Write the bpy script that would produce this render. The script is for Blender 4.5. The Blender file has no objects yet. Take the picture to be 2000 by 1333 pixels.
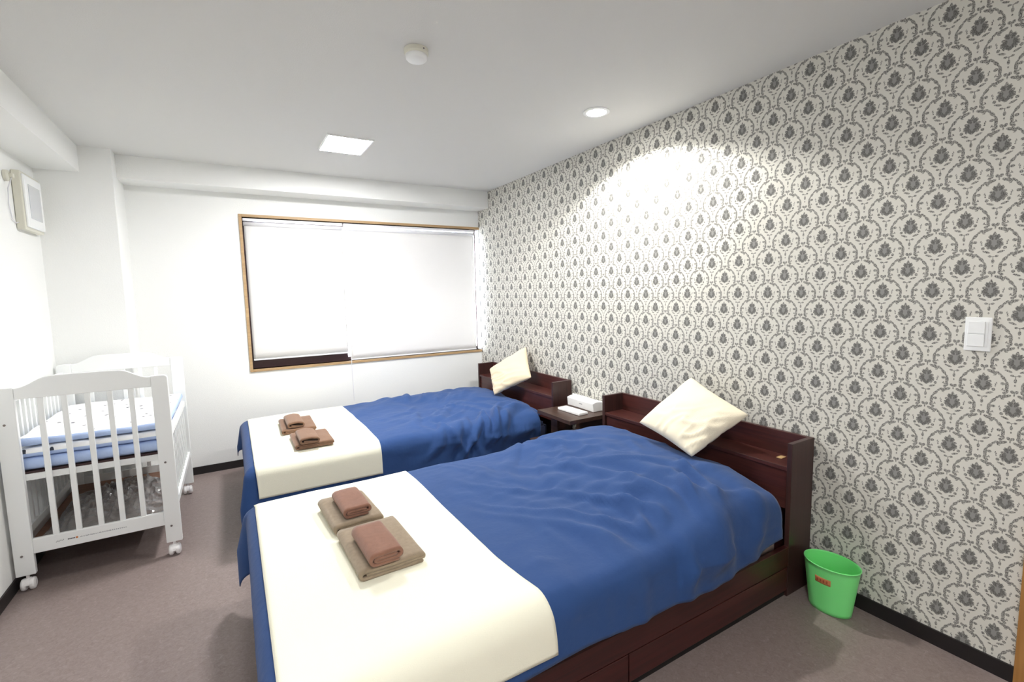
import bpy, bmesh, math, random
from mathutils import Vector, Matrix, noise
random.seed(7)
PI = math.pi
sc = bpy.context.scene
col = sc.collection

# ------------------------------------------------------------------ camera
CAM = Vector((-2.2924, -4.5296, 1.4131))
F_PX = 927.29
_rx, _ry, _rz = 0.1009, -0.0218, 0.5330
fwd = Vector((math.sin(_rz) * math.cos(_rx), math.cos(_rz) * math.cos(_rx), -math.sin(_rx)))
r0 = Vector((math.cos(_rz), -math.sin(_rz), 0)); u0 = r0.cross(fwd)
right = r0 * math.cos(_ry) + u0 * math.sin(_ry)
up = -r0 * math.sin(_ry) + u0 * math.cos(_ry)
cam_d = bpy.data.cameras.new('camera')
cam_d.sensor_fit = 'HORIZONTAL'; cam_d.sensor_width = 36.0
cam_d.lens = F_PX / 2000 * 36.0
cam_d.clip_start = 0.02
cam = bpy.data.objects.new('camera', cam_d); col.objects.link(cam)
M = Matrix((right, up, -fwd)).transposed().to_4x4(); M.translation = CAM
cam.matrix_world = M
sc.camera = cam

# ------------------------------------------------------------------ look, world, lamps
sc.view_settings.view_transform = 'Standard'
sc.view_settings.look = 'None'
sc.view_settings.gamma = 1.0
sc.view_settings.use_curve_mapping = False
sc.view_settings.exposure = 1.5
sc.cycles.max_bounces = 10
sc.cycles.diffuse_bounces = 6
sc.cycles.use_denoising = True
sc.cycles.sample_clamp_indirect = 8.0

world = bpy.data.worlds.new('daylight'); sc.world = world
world.use_nodes = True
world.node_tree.nodes['Background'].inputs[0].default_value = (0.88, 0.93, 1.0, 1)
world.node_tree.nodes['Background'].inputs[1].default_value = 14.0

PANEL_E = 62.0      # square ceiling panel light
DOWN_E = 30.0       # round downlight
def spot(name, loc, power, angle, blend, size, rot=(0, 0, 0), color=(1, 1, 1)):
    d = bpy.data.lights.new(name, 'SPOT'); d.energy = power; d.spot_size = math.radians(angle)
    d.spot_blend = blend; d.shadow_soft_size = size; d.color = color
    o = bpy.data.objects.new(name, d); o.location = loc; o.rotation_euler = rot; col.objects.link(o); return o
H = 2.425
spot('downlight_lamp', (-0.43, -2.37, H - 0.02), 30, 146, 0.25, 0.03, color=(1.0, 0.985, 0.94))

# ------------------------------------------------------------------ materials
def lin(c):
    return tuple(((x / 255) / 12.92 if x / 255 <= 0.04045 else ((x / 255 + 0.055) / 1.055) ** 2.4) for x in c)
def mat(name, rgb, rough=0.6, spec=0.5, metal=0.0, bump=None, var=None, sheen=0.0, coat=0.0, trans=0.0):
    """rgb is sRGB 0-255.  bump=(scale, strength[, (sx,sy,sz)])  var=(scale, amount)"""
    m = bpy.data.materials.new(name); m.use_nodes = True
    nt = m.node_tree; b = nt.nodes['Principled BSDF']
    c = lin(rgb) + (1,)
    b.inputs['Base Color'].default_value = c
    b.inputs['Roughness'].default_value = rough
    b.inputs['Specular IOR Level'].default_value = spec
    b.inputs['Metallic'].default_value = metal
    b.inputs['Sheen Weight'].default_value = sheen
    b.inputs['Coat Weight'].default_value = coat
    b.inputs['Transmission Weight'].default_value = trans
    tc = nt.nodes.new('ShaderNodeTexCoord')
    if var:
        n = nt.nodes.new('ShaderNodeTexNoise'); n.inputs['Scale'].default_value = var[0]; n.inputs['Detail'].default_value = 4
        nt.links.new(tc.outputs['Object'], n.inputs['Vector'])
        r = nt.nodes.new('ShaderNodeMapRange'); r.inputs[1].default_value = 0.3; r.inputs[2].default_value = 0.7
        r.inputs[3].default_value = 1 - var[1]; r.inputs[4].default_value = 1 + var[1]
        nt.links.new(n.outputs[0], r.inputs[0])
        mx = nt.nodes.new('ShaderNodeVectorMath'); mx.operation = 'SCALE'
        mx.inputs[0].default_value = c[:3]; nt.links.new(r.outputs[0], mx.inputs['Scale'])
        nt.links.new(mx.outputs[0], b.inputs['Base Color'])
    if bump:
        mp = nt.nodes.new('ShaderNodeMapping')
        if len(bump) > 2: mp.inputs['Scale'].default_value = bump[2]
        nt.links.new(tc.outputs['Object'], mp.inputs['Vector'])
        n = nt.nodes.new('ShaderNodeTexNoise'); n.inputs['Scale'].default_value = bump[0]; n.inputs['Detail'].default_value = 3
        nt.links.new(mp.outputs[0], n.inputs['Vector'])
        bp = nt.nodes.new('ShaderNodeBump'); bp.inputs['Strength'].default_value = bump[1]; bp.inputs['Distance'].default_value = 0.01
        nt.links.new(n.outputs[0], bp.inputs['Height']); nt.links.new(bp.outputs[0], b.inputs['Normal'])
    return m
def emis(name, rgb, s):
    m = bpy.data.materials.new(name); m.use_nodes = True; nt = m.node_tree; nt.nodes.clear()
    e = nt.nodes.new('ShaderNodeEmission'); e.inputs[0].default_value = rgb + (1,); e.inputs[1].default_value = s
    o = nt.nodes.new('ShaderNodeOutputMaterial'); nt.links.new(e.outputs[0], o.inputs[0]); return m

def wood(name, c1, c2, rough, axis='x'):
    m = mat(name, c1, rough, 0.5)
    nt = m.node_tree; b = nt.nodes['Principled BSDF']; tc = [n for n in nt.nodes if n.type == 'TEX_COORD'][0]
    mp = nt.nodes.new('ShaderNodeMapping')
    s = {'x': (1.2, 26, 26), 'y': (26, 1.2, 26), 'z': (26, 26, 1.2)}[axis]
    mp.inputs['Scale'].default_value = s
    n = nt.nodes.new('ShaderNodeTexNoise'); n.inputs['Scale'].default_value = 2.2; n.inputs['Detail'].default_value = 6; n.inputs['Distortion'].default_value = 0.4
    cr = nt.nodes.new('ShaderNodeValToRGB')
    cr.color_ramp.elements[0].position = 0.3; cr.color_ramp.elements[0].color = lin(c1) + (1,)
    cr.color_ramp.elements[1].position = 0.7; cr.color_ramp.elements[1].color = lin(c2) + (1,)
    nt.links.new(tc.outputs['Object'], mp.inputs[0]); nt.links.new(mp.outputs[0], n.inputs['Vector'])
    nt.links.new(n.outputs[0], cr.inputs[0]); nt.links.new(cr.outputs[0], b.inputs['Base Color'])
    return m

MAT = {}
MAT['ceiling'] = mat('ceiling_paper', (218, 218, 216), 0.9, 0.2, bump=(260, 0.12))
MAT['wall'] = mat('white_wallpaper', (238, 239, 237), 0.9, 0.2, bump=(190, 0.15))
MAT['base'] = mat('black_skirting', (30, 26, 27), 0.45)
MAT['oak'] = wood('window_wood', (166, 136, 98), (188, 158, 116), 0.5)
MAT['oakz'] = wood('casing_wood', (150, 104, 52), (176, 128, 70), 0.45, 'z')
MAT['dark_sash'] = mat('bronze_aluminium', (62, 42, 42), 0.4, metal=0.3)
MAT['white_alu'] = mat('white_metal', (236, 236, 240), 0.4)
MAT['wood_x'] = wood('mahogany_along', (52, 24, 24), (74, 34, 31), 0.32, 'x')
MAT['wood_y'] = wood('mahogany_across', (60, 31, 28), (82, 43, 38), 0.32, 'y')
MAT['wood_z'] = wood('mahogany_upright', (52, 32, 30), (68, 42, 38), 0.36, 'z')
MAT['table'] = wood('walnut_board', (56, 40, 34), (82, 61, 51), 0.33, 'y')
MAT['black'] = mat('black_void', (16, 13, 14), 0.8)
MAT['duvet'] = mat('navy_cotton', (46, 75, 126), 0.85, 0.2, bump=(30, 0.22), var=(5, 0.04), sheen=0.10)
MAT['runner'] = mat('cream_wool', (248, 246, 226), 0.95, 0.1, bump=(500, 0.25), sheen=0.1)
MAT['cushion'] = mat('cream_velour', (240, 230, 206), 0.95, 0.1, bump=(420, 0.35), sheen=0.2)
MAT['cushion2'] = mat('beige_velour', (234, 216, 184), 0.95, 0.1, bump=(420, 0.35), sheen=0.2)
MAT['brown'] = mat('brown_terry', (138, 101, 85), 1.0, 0.05, bump=(500, 0.25), var=(60, 0.08), sheen=0.25)
MAT['tan'] = mat('tan_terry', (132, 102, 82), 1.0, 0.05, bump=(500, 0.25), var=(60, 0.08), sheen=0.25)
MAT['taupe'] = mat('taupe_terry', (152, 136, 116), 1.0, 0.05, bump=(500, 0.25), var=(60, 0.10), sheen=0.25)
MAT['sheet'] = mat('pink_white_sheet', (232, 214, 212), 0.9)
MAT['navy_sheet'] = mat('navy_sheet', (30, 38, 66), 0.9)
MAT['crib'] = mat('white_lacquer', (236, 238, 237), 0.35, 0.5)
MAT['caster'] = mat('white_nylon', (240, 238, 238), 0.3)
MAT['blue'] = mat('pale_blue_cotton', (182, 202, 238), 0.9, 0.2, bump=(60, 0.2))
MAT['green'] = mat('green_plastic', (134, 242, 144), 0.32, 0.5, trans=0.0)
MAT['green'].node_tree.nodes['Principled BSDF'].inputs['Subsurface Weight'].default_value = 0.25
MAT['green'].node_tree.nodes['Principled BSDF'].inputs['Subsurface Radius'].default_value = (0.01, 0.03, 0.01)
MAT['orange'] = mat('orange_sticker', (204, 132, 84), 0.6)
MAT['orange_text'] = mat('sticker_print', (172, 84, 58), 0.6)
MAT['paper'] = mat('white_paper', (244, 244, 242), 0.7)
MAT['grey_mark'] = mat('grey_print', (150, 152, 156), 0.6)
MAT['dark_mark'] = mat('dark_print', (70, 70, 76), 0.6)
MAT['plastic'] = mat('white_switch_plastic', (240, 242, 242), 0.35)
MAT['cream_plastic'] = mat('cream_plastic', (216, 214, 200), 0.4)
MAT['gloss_panel'] = mat('glossy_panel', (205, 208, 212), 0.08, 0.8)
MAT['shelf_brown'] = wood('crib_base_board', (112, 80, 62), (134, 98, 78), 0.6, 'x')
MAT['steel'] = mat('bolt_steel', (130, 122, 118), 0.35, metal=0.8)
MAT['cord'] = mat('white_cord', (225, 225, 230), 0.5)
MAT['brass'] = mat('socket_beige', (196, 164, 116), 0.4)

# blinds: thin white fabric that lets a little daylight through
m = mat('blind_fabric', (222, 221, 219), 0.9, 0.1, bump=(300, 0.1)); MAT['blind'] = m
nt = m.node_tree; b = nt.nodes['Principled BSDF']; out = nt.nodes['Material Output']
tr = nt.nodes.new('ShaderNodeBsdfTranslucent'); tr.inputs[0].default_value = (0.85, 0.83, 0.82, 1)
ms = nt.nodes.new('ShaderNodeMixShader'); ms.inputs[0].default_value = 0.11
nt.links.new(b.outputs[0], ms.inputs[1]); nt.links.new(tr.outputs[0], ms.inputs[2]); nt.links.new(ms.outputs[0], out.inputs[0])

# window glass
m = bpy.data.materials.new('window_glass'); m.use_nodes = True; nt = m.node_tree; nt.nodes.clear(); MAT['glass'] = m
g = nt.nodes.new('ShaderNodeBsdfGlossy'); g.inputs['Roughness'].default_value = 0.02
t = nt.nodes.new('ShaderNodeBsdfTransparent'); fr = nt.nodes.new('ShaderNodeFresnel'); fr.inputs[0].default_value = 1.45
ms = nt.nodes.new('ShaderNodeMixShader'); o_ = nt.nodes.new('ShaderNodeOutputMaterial')
nt.links.new(fr.outputs[0], ms.inputs[0]); nt.links.new(t.outputs[0], ms.inputs[1]); nt.links.new(g.outputs[0], ms.inputs[2]); nt.links.new(ms.outputs[0], o_.inputs[0])

# clear crumpled plastic bag
m = bpy.data.materials.new('clear_plastic'); m.use_nodes = True; nt = m.node_tree; nt.nodes.clear(); MAT['clear'] = m
g = nt.nodes.new('ShaderNodeBsdfGlossy'); g.inputs['Roughness'].default_value = 0.12
t = nt.nodes.new('ShaderNodeBsdfTransparent'); t.inputs[0].default_value = (0.93, 0.93, 0.93, 1)
d_ = nt.nodes.new('ShaderNodeBsdfDiffuse'); d_.inputs[0].default_value = (0.75, 0.75, 0.75, 1)
lw = nt.nodes.new('ShaderNodeLayerWeight'); lw.inputs[0].default_value = 0.45
m1 = nt.nodes.new('ShaderNodeMixShader'); m2 = nt.nodes.new('ShaderNodeMixShader'); m2.inputs[0].default_value = 0.24
o_ = nt.nodes.new('ShaderNodeOutputMaterial')
nt.links.new(lw.outputs['Fresnel'], m1.inputs[0]); nt.links.new(t.outputs[0], m1.inputs[1]); nt.links.new(g.outputs[0], m1.inputs[2])
nt.links.new(m1.outputs[0], m2.inputs[1]); nt.links.new(d_.outputs[0], m2.inputs[2]); nt.links.new(m2.outputs[0], o_.inputs[0])

# floor: grey-brown mottled vinyl with fine light flecks
def floor_mat():
    m = mat('vinyl_floor', (120, 108, 105), 0.42, 0.35); nt = m.node_tree; b = nt.nodes['Principled BSDF']
    tc = [n for n in nt.nodes if n.type == 'TEX_COORD'][0]
    n1 = nt.nodes.new('ShaderNodeTexNoise'); n1.inputs['Scale'].default_value = 55; n1.inputs['Detail'].default_value = 8; n1.inputs['Roughness'].default_value = 0.75
    n1.inputs['Distortion'].default_value = 1.2
    cr = nt.nodes.new('ShaderNodeValToRGB'); e = cr.color_ramp.elements
    e[0].position = 0.32; e[0].color = lin((126, 112, 109)) + (1,)
    e[1].position = 0.62; e[1].color = lin((146, 132, 128)) + (1,)
    x = e.new(0.72); x.color = lin((176, 163, 158)) + (1,)
    nt.links.new(tc.outputs['Object'], n1.inputs['Vector']); nt.links.new(n1.outputs[0], cr.inputs[0]); nt.links.new(cr.outputs[0], b.inputs['Base Color'])
    bp = nt.nodes.new('ShaderNodeBump'); bp.inputs['Strength'].default_value = 0.08; bp.inputs['Distance'].default_value = 0.005
    nt.links.new(n1.outputs[0], bp.inputs['Height']); nt.links.new(bp.outputs[0], b.inputs['Normal'])
    return m
MAT['floor'] = floor_mat()

# ---- damask wallpaper, node based.  A motif is a union of ellipses in a lattice.
PY, PZ = 0.1605, 0.1645
def damask():
    # group: input coords (metres from motif centre, x mirrored) -> dark mask, mid mask
    gt = bpy.data.node_groups.new('damask_motif', 'ShaderNodeTree')
    gt.interface.new_socket('P', in_out='INPUT', socket_type='NodeSocketVector')
    gt.interface.new_socket('Dark', in_out='OUTPUT', socket_type='NodeSocketFloat')
    gt.interface.new_socket('Mid', in_out='OUTPUT', socket_type='NodeSocketFloat')
    gi = gt.nodes.new('NodeGroupInput'); go = gt.nodes.new('NodeGroupOutput')
    ax = gt.nodes.new('ShaderNodeSeparateXYZ'); gt.links.new(gi.outputs[0], ax.inputs[0])
    ab = gt.nodes.new('ShaderNodeMath'); ab.operation = 'ABSOLUTE'; gt.links.new(ax.outputs[0], ab.inputs[0])
    cb = gt.nodes.new('ShaderNodeCombineXYZ'); gt.links.new(ab.outputs[0], cb.inputs[0]); gt.links.new(ax.outputs[1], cb.inputs[1])
    kx, kz = PY / 1600, PZ / 1180
    def ell(dx, dy, rx, ry, rot, src):
        mp = gt.nodes.new('ShaderNodeMapping'); mp.vector_type = 'TEXTURE'
        mp.inputs['Location'].default_value = (dx * kx * (1.03 if dx < 300 else 1.0), -dy * kz, 0)
        mp.inputs['Rotation'].default_value = (0, 0, math.radians(rot))
        mp.inputs['Scale'].default_value = (rx * 0.000116 * (1.22 if dx >= 300 or dy < -300 else 1), ry * 0.000145 * (1.22 if dx >= 300 or dy < -300 else 1), 1)
        gt.links.new(src, mp.inputs[0])
        ln = gt.nodes.new('ShaderNodeVectorMath'); ln.operation = 'LENGTH'; gt.links.new(mp.outputs[0], ln.inputs[0])
        return ln.outputs['Value']
    def union(lst):
        cur = None; src = cb.outputs[0]
        for i, e in enumerate(lst):
            if i and i % 4 == 0:         # keeps the shader's nodes in sequence (limits the stack they need)
                ma = gt.nodes.new('ShaderNodeVectorMath'); ma.operation = 'MULTIPLY_ADD'; ma.inputs[1].default_value = (1e-9, 1e-9, 0)
                gt.links.new(cur, ma.inputs[0]); gt.links.new(cb.outputs[0], ma.inputs[2]); src = ma.outputs[0]
            s = ell(*e, src)
            if cur is None: cur = s; continue
            mn = gt.nodes.new('ShaderNodeMath'); mn.operation = 'MINIMUM'
            gt.links.new(cur, mn.inputs[0]); gt.links.new(s, mn.inputs[1]); cur = mn.outputs[0]
        r = gt.nodes.new('ShaderNodeMapRange'); r.inputs[1].default_value = 1.12; r.inputs[2].default_value = 0.9
        gt.links.new(cur, r.inputs[0]); return r.outputs[0]
    dark = [(0, -262, 26, 28, 0), (0, -212, 46, 50, 0),                                   # tip bud
            (72, -158, 36, 70, -24), (112, -150, 24, 40, -40), (150, -80, 54, 34, 22), (182, 0, 42, 36, 0),
            (120, -30, 50, 60, 0), (196, 48, 34, 24, 10), (150, 100, 26, 44, -20), (78, 62, 52, 28, 30),
            (0, 130, 58, 44, 0), (62, 112, 34, 24, 35), (110, 40, 40, 40, 0),
            (268, 112, 42, 36, 0), (170, 208, 82, 24, 22), (230, 190, 40, 16, 12),
            (84, 312, 42, 24, 10), (40, 322, 40, 8, 0), (0, 360, 10, 50, 0), (0, 440, 34, 52, 0), (0, 555, 20, 24, 0), 
            (48, -462, 34, 34, -35), (0, -395, 14, 34, 0),                                     # heart above the tip
            (150, -352, 62, 26, -24), (205, -345, 48, 30, 20), (270, -312, 52, 32, -20), (345, -330, 36, 22, -15), (410, -290, 42, 20, -38),
            (500, -205, 34, 56, 38), (560, -130, 12, 60, 30), (606, -20, 34, 82, 4), (598, 40, 26, 50, -6),
            (590, -95, 14, 50, 12), (560, 170, 40, 26, 25), (620, 120, 26, 40, 0), (545, 105, 44, 10, -20), (500, 82, 12, 26, -30),
            (500, -55, 42, 28, 0), (322, -25, 12, 22, 15), (345, -60, 10, 22, 15), (318, 20, 16, 14, 0),
            (270, -255, 34, 9, 14), (310, -270, 9, 22, -20)]
    mid = [(0, 10, 165, 105, 0), (0, 60, 130, 85, 0), (40, -110, 66, 100, -16)]
    gt.links.new(union(dark), go.inputs[0]); gt.links.new(union(mid), go.inputs[1])

    m = mat('damask_wallpaper', (214, 215, 208), 0.78, 0.25); nt = m.node_tree; b = nt.nodes['Principled BSDF']
    tc = [n for n in nt.nodes if n.type == 'TEX_COORD'][0]
    sp = nt.nodes.new('ShaderNodeSeparateXYZ'); nt.links.new(tc.outputs['Object'], sp.inputs[0])
    def math_(op, a, bb=None, c=None):
        n = nt.nodes.new('ShaderNodeMath'); n.operation = op
        for i, v in enumerate((a, bb, c)):
            if v is None: continue
            if hasattr(v, 'links'): nt.links.new(v, n.inputs[i])
            else: n.inputs[i].default_value = v
        return n.outputs[0]
    masks = []
    for (oy, oz) in ((0, 0), (PY / 2, PZ / 2)):
        y = math_('WRAP', math_('SUBTRACT', sp.outputs[1], -3.304 + oy), PY / 2, -PY / 2)
        # wrap z so that each cell spans the heart above the tip to the stem below
        z = math_('WRAP', math_('SUBTRACT', sp.outputs[2], 1.054 + oz), PZ * 0.5, -PZ * 0.5)
        cbn = nt.nodes.new('ShaderNodeCombineXYZ'); nt.links.new(y, cbn.inputs[0]); nt.links.new(z, cbn.inputs[1])
        gn = nt.nodes.new('ShaderNodeGroup'); gn.node_tree = gt; nt.links.new(cbn.outputs[0], gn.inputs[0])
        masks.append(gn)
    dk = math_('MAXIMUM', masks[0].outputs[0], masks[1].outputs[0])
    md = math_('MAXIMUM', masks[0].outputs[1], masks[1].outputs[1])
    n = nt.nodes.new('ShaderNodeTexNoise'); n.inputs['Scale'].default_value = 330; nt.links.new(tc.outputs['Object'], n.inputs['Vector'])
    mr = nt.nodes.new('ShaderNodeMapRange'); mr.inputs[1].default_value = 0.42; mr.inputs[2].default_value = 0.58; mr.inputs[3].default_value = 0.45; mr.inputs[4].default_value = 1.0
    nt.links.new(n.outputs[0], mr.inputs[0])
    dk = math_('MULTIPLY', dk, mr.outputs[0])
    mx = nt.nodes.new('ShaderNodeMix'); mx.data_type = 'RGBA'
    mx.inputs[6].default_value = lin((214, 212, 203)) + (1,); mx.inputs[7].default_value = lin((142, 142, 138)) + (1,)
    nt.links.new(md, mx.inputs[0])
    mx2 = nt.nodes.new('ShaderNodeMix'); mx2.data_type = 'RGBA'; mx2.inputs[7].default_value = lin((95, 93, 91)) + (1,)
    nt.links.new(dk, mx2.inputs[0]); nt.links.new(mx.outputs[2], mx2.inputs[6])
    nt.links.new(mx2.outputs[2], b.inputs['Base Color'])
    return m
MAT['damask'] = damask()

# crib quilt: white cotton with sparse grey specks
def speck():
    m = mat('speckled_cotton', (250, 250, 250), 0.9, 0.2, bump=(50, 0.2)); nt = m.node_tree; b = nt.nodes['Principled BSDF']
    tc = [n for n in nt.nodes if n.type == 'TEX_COORD'][0]
    v = nt.nodes.new('ShaderNodeTexVoronoi'); v.voronoi_dimensions = '2D'; v.inputs['Scale'].default_value = 8; nt.links.new(tc.outputs['Object'], v.inputs['Vector'])
    r = nt.nodes.new('ShaderNodeMapRange'); r.inputs[1].default_value = 0.078; r.inputs[2].default_value = 0.066; nt.links.new(v.outputs['Distance'], r.inputs[0])
    mx = nt.nodes.new('ShaderNodeMix'); mx.data_type = 'RGBA'; mx.inputs[6].default_value = lin((250, 250, 250)) + (1,); mx.inputs[7].default_value = lin((70, 74, 84)) + (1,)
    nt.links.new(r.outputs[0], mx.inputs[0]); nt.links.new(mx.outputs[2], b.inputs['Base Color']); return m
MAT['speck'] = speck()

# ------------------------------------------------------------------ helpers
def tag(o, label=None, cat=None, group=None, kind=None):
    if label: o['label'] = label
    if cat: o['category'] = cat
    if group: o['group'] = group
    if kind: o['kind'] = kind
    return o
def empty(name, loc, label, cat, group=None, rz=0):
    o = bpy.data.objects.new(name, None); o.empty_display_size = 0.05; col.objects.link(o)
    o.location = loc; o.rotation_euler = (0, 0, rz)
    return tag(o, label, cat, group)
def link(name, bm, m, parent=None, smooth=False, bevel=0, seg=2, recalc=True):
    if recalc: bmesh.ops.recalc_face_normals(bm, faces=bm.faces)
    me = bpy.data.meshes.new(name); bm.to_mesh(me); bm.free()
    for mm in (m if isinstance(m, (list, tuple)) else [m]): me.materials.append(mm)
    if smooth: me.polygons.foreach_set('use_smooth', [True] * len(me.polygons))
    o = bpy.data.objects.new(name, me); col.objects.link(o)
    if parent:
        o.parent = parent
        w = Matrix.Identity(4); p = parent
        while p: w = (Matrix.Translation(p.location) @ p.rotation_euler.to_matrix().to_4x4()) @ w; p = p.parent
        me.transform(w.inverted())          # geometry is written in world space
    if bevel:
        md = o.modifiers.new('bevel', 'BEVEL'); md.width = bevel; md.segments = seg; md.limit_method = 'ANGLE'; md.angle_limit = math.radians(40)
    return o
def bx(bm, x0, x1, y0, y1, z0, z1):
    v = [bm.verts.new((x, y, z)) for x in (x0, x1) for y in (y0, y1) for z in (z0, z1)]
    for f in ((0, 1, 3, 2), (4, 6, 7, 5), (0, 4, 5, 1), (2, 3, 7, 6), (0, 2, 6, 4), (1, 5, 7, 3)): bm.faces.new([v[i] for i in f])
def box(name, x0, x1, y0, y1, z0, z1, m, parent=None, bevel=0.0015):
    bm = bmesh.new(); bx(bm, x0, x1, y0, y1, z0, z1); return link(name, bm, m, parent, bevel=bevel)
def prism(bm, pts, axis, a0, a1):
    """pts 2-D outline; axis 'x','y','z' is the extrusion axis"""
    def P(p, a):
        return {'x': (a, p[0], p[1]), 'y': (p[0], a, p[1]), 'z': (p[0], p[1], a)}[axis]
    A = [bm.verts.new(P(p, a0)) for p in pts]; B = [bm.verts.new(P(p, a1)) for p in pts]
    n = len(pts)
    bm.faces.new(A); bm.faces.new(B[::-1])
    for i in range(n): bm.faces.new((A[i], B[i], B[(i + 1) % n], A[(i + 1) % n]))
def lathe(bm, prof, c, n=32, sx=1, sy=1, closed_bottom=True, rot=None):
    rings = []
    for r, z in prof:
        ring = []
        for k in range(n):
            a = 2 * PI * k / n; p = Vector((r * math.cos(a) * sx, r * math.sin(a) * sy, z))
            if rot: p = rot @ p
            ring.append(bm.verts.new(Vector(c) + p))
        rings.append(ring)
    for a, b2 in zip(rings, rings[1:]):
        for k in range(n): bm.faces.new((a[k], a[(k + 1) % n], b2[(k + 1) % n], b2[k]))
    if closed_bottom: bm.faces.new(rings[0][::-1])
    bm.faces.new(rings[-1]) if closed_bottom else None
def tube(bm, pts, r, n=8):
    rings = []
    for i, p in enumerate(pts):
        p = Vector(p); d = (Vector(pts[min(i + 1, len(pts) - 1)]) - Vector(pts[max(i - 1, 0)])).normalized()
        a = d.cross(Vector((0, 0, 1)));  a = a.normalized() if a.length > 1e-3 else Vector((1, 0, 0)); b2 = d.cross(a).normalized()
        rings.append([bm.verts.new(p + a * r * math.cos(2 * PI * k / n) + b2 * r * math.sin(2 * PI * k / n)) for k in range(n)])
    for A, B in zip(rings, rings[1:]):
        for k in range(n): bm.faces.new((A[k], A[(k + 1) % n], B[(k + 1) % n], B[k]))
    bm.faces.new(rings[0][::-1]); bm.faces.new(rings[-1])
def struct(name, x0, x1, y0, y1, z0, z1, m, bevel=0):
    return tag(box(name, x0, x1, y0, y1, z0, z1, m, bevel=bevel), kind='structure')

# ------------------------------------------------------------------ the room
XL = -3.30; YN = -5.35; XC = -2.905; BD = 0.228; BH = 0.16; CD = 0.36
WX0, WX1, WZ0, WZ1 = -2.184, 0.0, 0.796, 2.102       # outer edge of the window casing
struct('floor', XL - 0.1, 0.1, YN - 0.1, 0.15, -0.08, 0, MAT['floor'])
struct('ceiling', XL - 0.1, 0.1, YN - 0.1, 0.15, H, H + 0.08, MAT['ceiling'])
struct('wall_right', 0, 0.1, YN - 0.1, 0.15, 0, H, MAT['damask'])
struct('wall_left', XL - 0.1, XL, YN - 0.1, 0.15, 0, H, MAT['wall'])
struct('wall_near', XL, 0, YN - 0.1, YN, 0, H, MAT['wall'])
bm = bmesh.new()
c = 0.022
bx(bm, XL, WX0 + c, 0, 0.15, 0, H); bx(bm, WX0 + c, 0, 0, 0.15, 0, WZ0 + c); bx(bm, WX0 + c, 0, 0, 0.15, WZ1 - c, H)
tag(link('wall_back', bm, MAT['wall']), kind='structure')
bm = bmesh.new(); bx(bm, XC, 0, -BD, 0, H - BH, H)
tag(link('trim_1', bm, MAT['wall']), kind='structure')            # boxed beam over the window
bm = bmesh.new(); bx(bm, XL - 0.03, XC, -CD, 0.03, -0.02, H + 0.03)
tag(link('trim_2', bm, MAT['wall'], bevel=0.006), kind='structure')   # column in the corner
bm = bmesh.new(); bx(bm, XL, XL + 0.224, YN, -CD, H - 0.168, H)
tag(link('trim_3', bm, MAT['wall']), kind='structure')            # boxed beam on the left wall
struct('baseboard_right', -0.008, 0, -4.085, 0, 0, 0.062, MAT['base'])
struct('baseboard_back', XC, -0.008, -0.008, 0, 0, 0.062, MAT['base'])
bm = bmesh.new(); bx(bm, XL, XC + 0.008, -CD - 0.008, -CD, 0, 0.062); bx(bm, XC, XC + 0.008, -CD, -0.008, 0, 0.062)
tag(link('baseboard_column', bm, MAT['base']), kind='structure')
struct('baseboard_left', XL, XL + 0.008, YN, -CD - 0.008, 0, 0.062, MAT['base'])
# door casing at the right edge of the frame
bm = bmesh.new(); bx(bm, -0.02, 0, -4.20, -4.087, 0, 2.06); bx(bm, -0.02, 0, -5.05, -4.20, 1.95, 2.06); bx(bm, -0.02, 0, -5.16, -5.05, 0, 2.06)
dr = tag(link('door_1', bm, MAT['oakz'], bevel=0.002), kind='structure')
box('door_leaf', -0.008, -0.0005, -5.05, -4.20, 0.005, 1.95, MAT['oakz'], dr)

# ------------------------------------------------------------------ window
bm = bmesh.new()
y0, y1 = -0.012, 0.11
bx(bm, WX0, WX0 + c, y0, y1, WZ0, WZ1); bx(bm, WX0 + c, -0.0, y0, y1, WZ1 - c, WZ1); bx(bm, WX0 + c, -0.0, y0, y1, WZ0, WZ0 + c)
win = tag(link('window_1', bm, MAT['oak'], bevel=0.0015), kind='structure')
# dark aluminium outer frame and left sash, white glass behind
bm = bmesh.new(); a, bb = WX0 + c, -0.001; s0, s1 = WZ0 + c, WZ1 - c
bx(bm, a, bb, 0.085, 0.11, s0, s0 + 0.03); bx(bm, a, bb, 0.085, 0.11, s1 - 0.03, s1); bx(bm, a, a + 0.03, 0.085, 0.11, s0, s1); bx(bm, bb - 0.012, bb, 0.085, 0.11, s0, s1)
link('window_frame', bm, MAT['dark_sash'], win)
bm = bmesh.new(); bx(bm, a + 0.002, a + 0.05, 0.06, 0.084, s0, s1); bx(bm, -1.42, -1.37, 0.06, 0.084, s0, s1)
bx(bm, a + 0.05, -1.42, 0.06, 0.084, s0, s0 + 0.16); bx(bm, a + 0.05, -1.42, 0.06, 0.084, s1 - 0.05, s1)
link('sash', bm, MAT['dark_sash'], win)
box('pane', a + 0.05, -1.42, 0.070, 0.074, s0 + 0.16, s1 - 0.05, MAT['glass'], win, 0)
box('pane', -1.37, bb - 0.012, 0.096, 0.100, s0 + 0.03, s1 - 0.03, MAT['glass'], win, 0)

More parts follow.
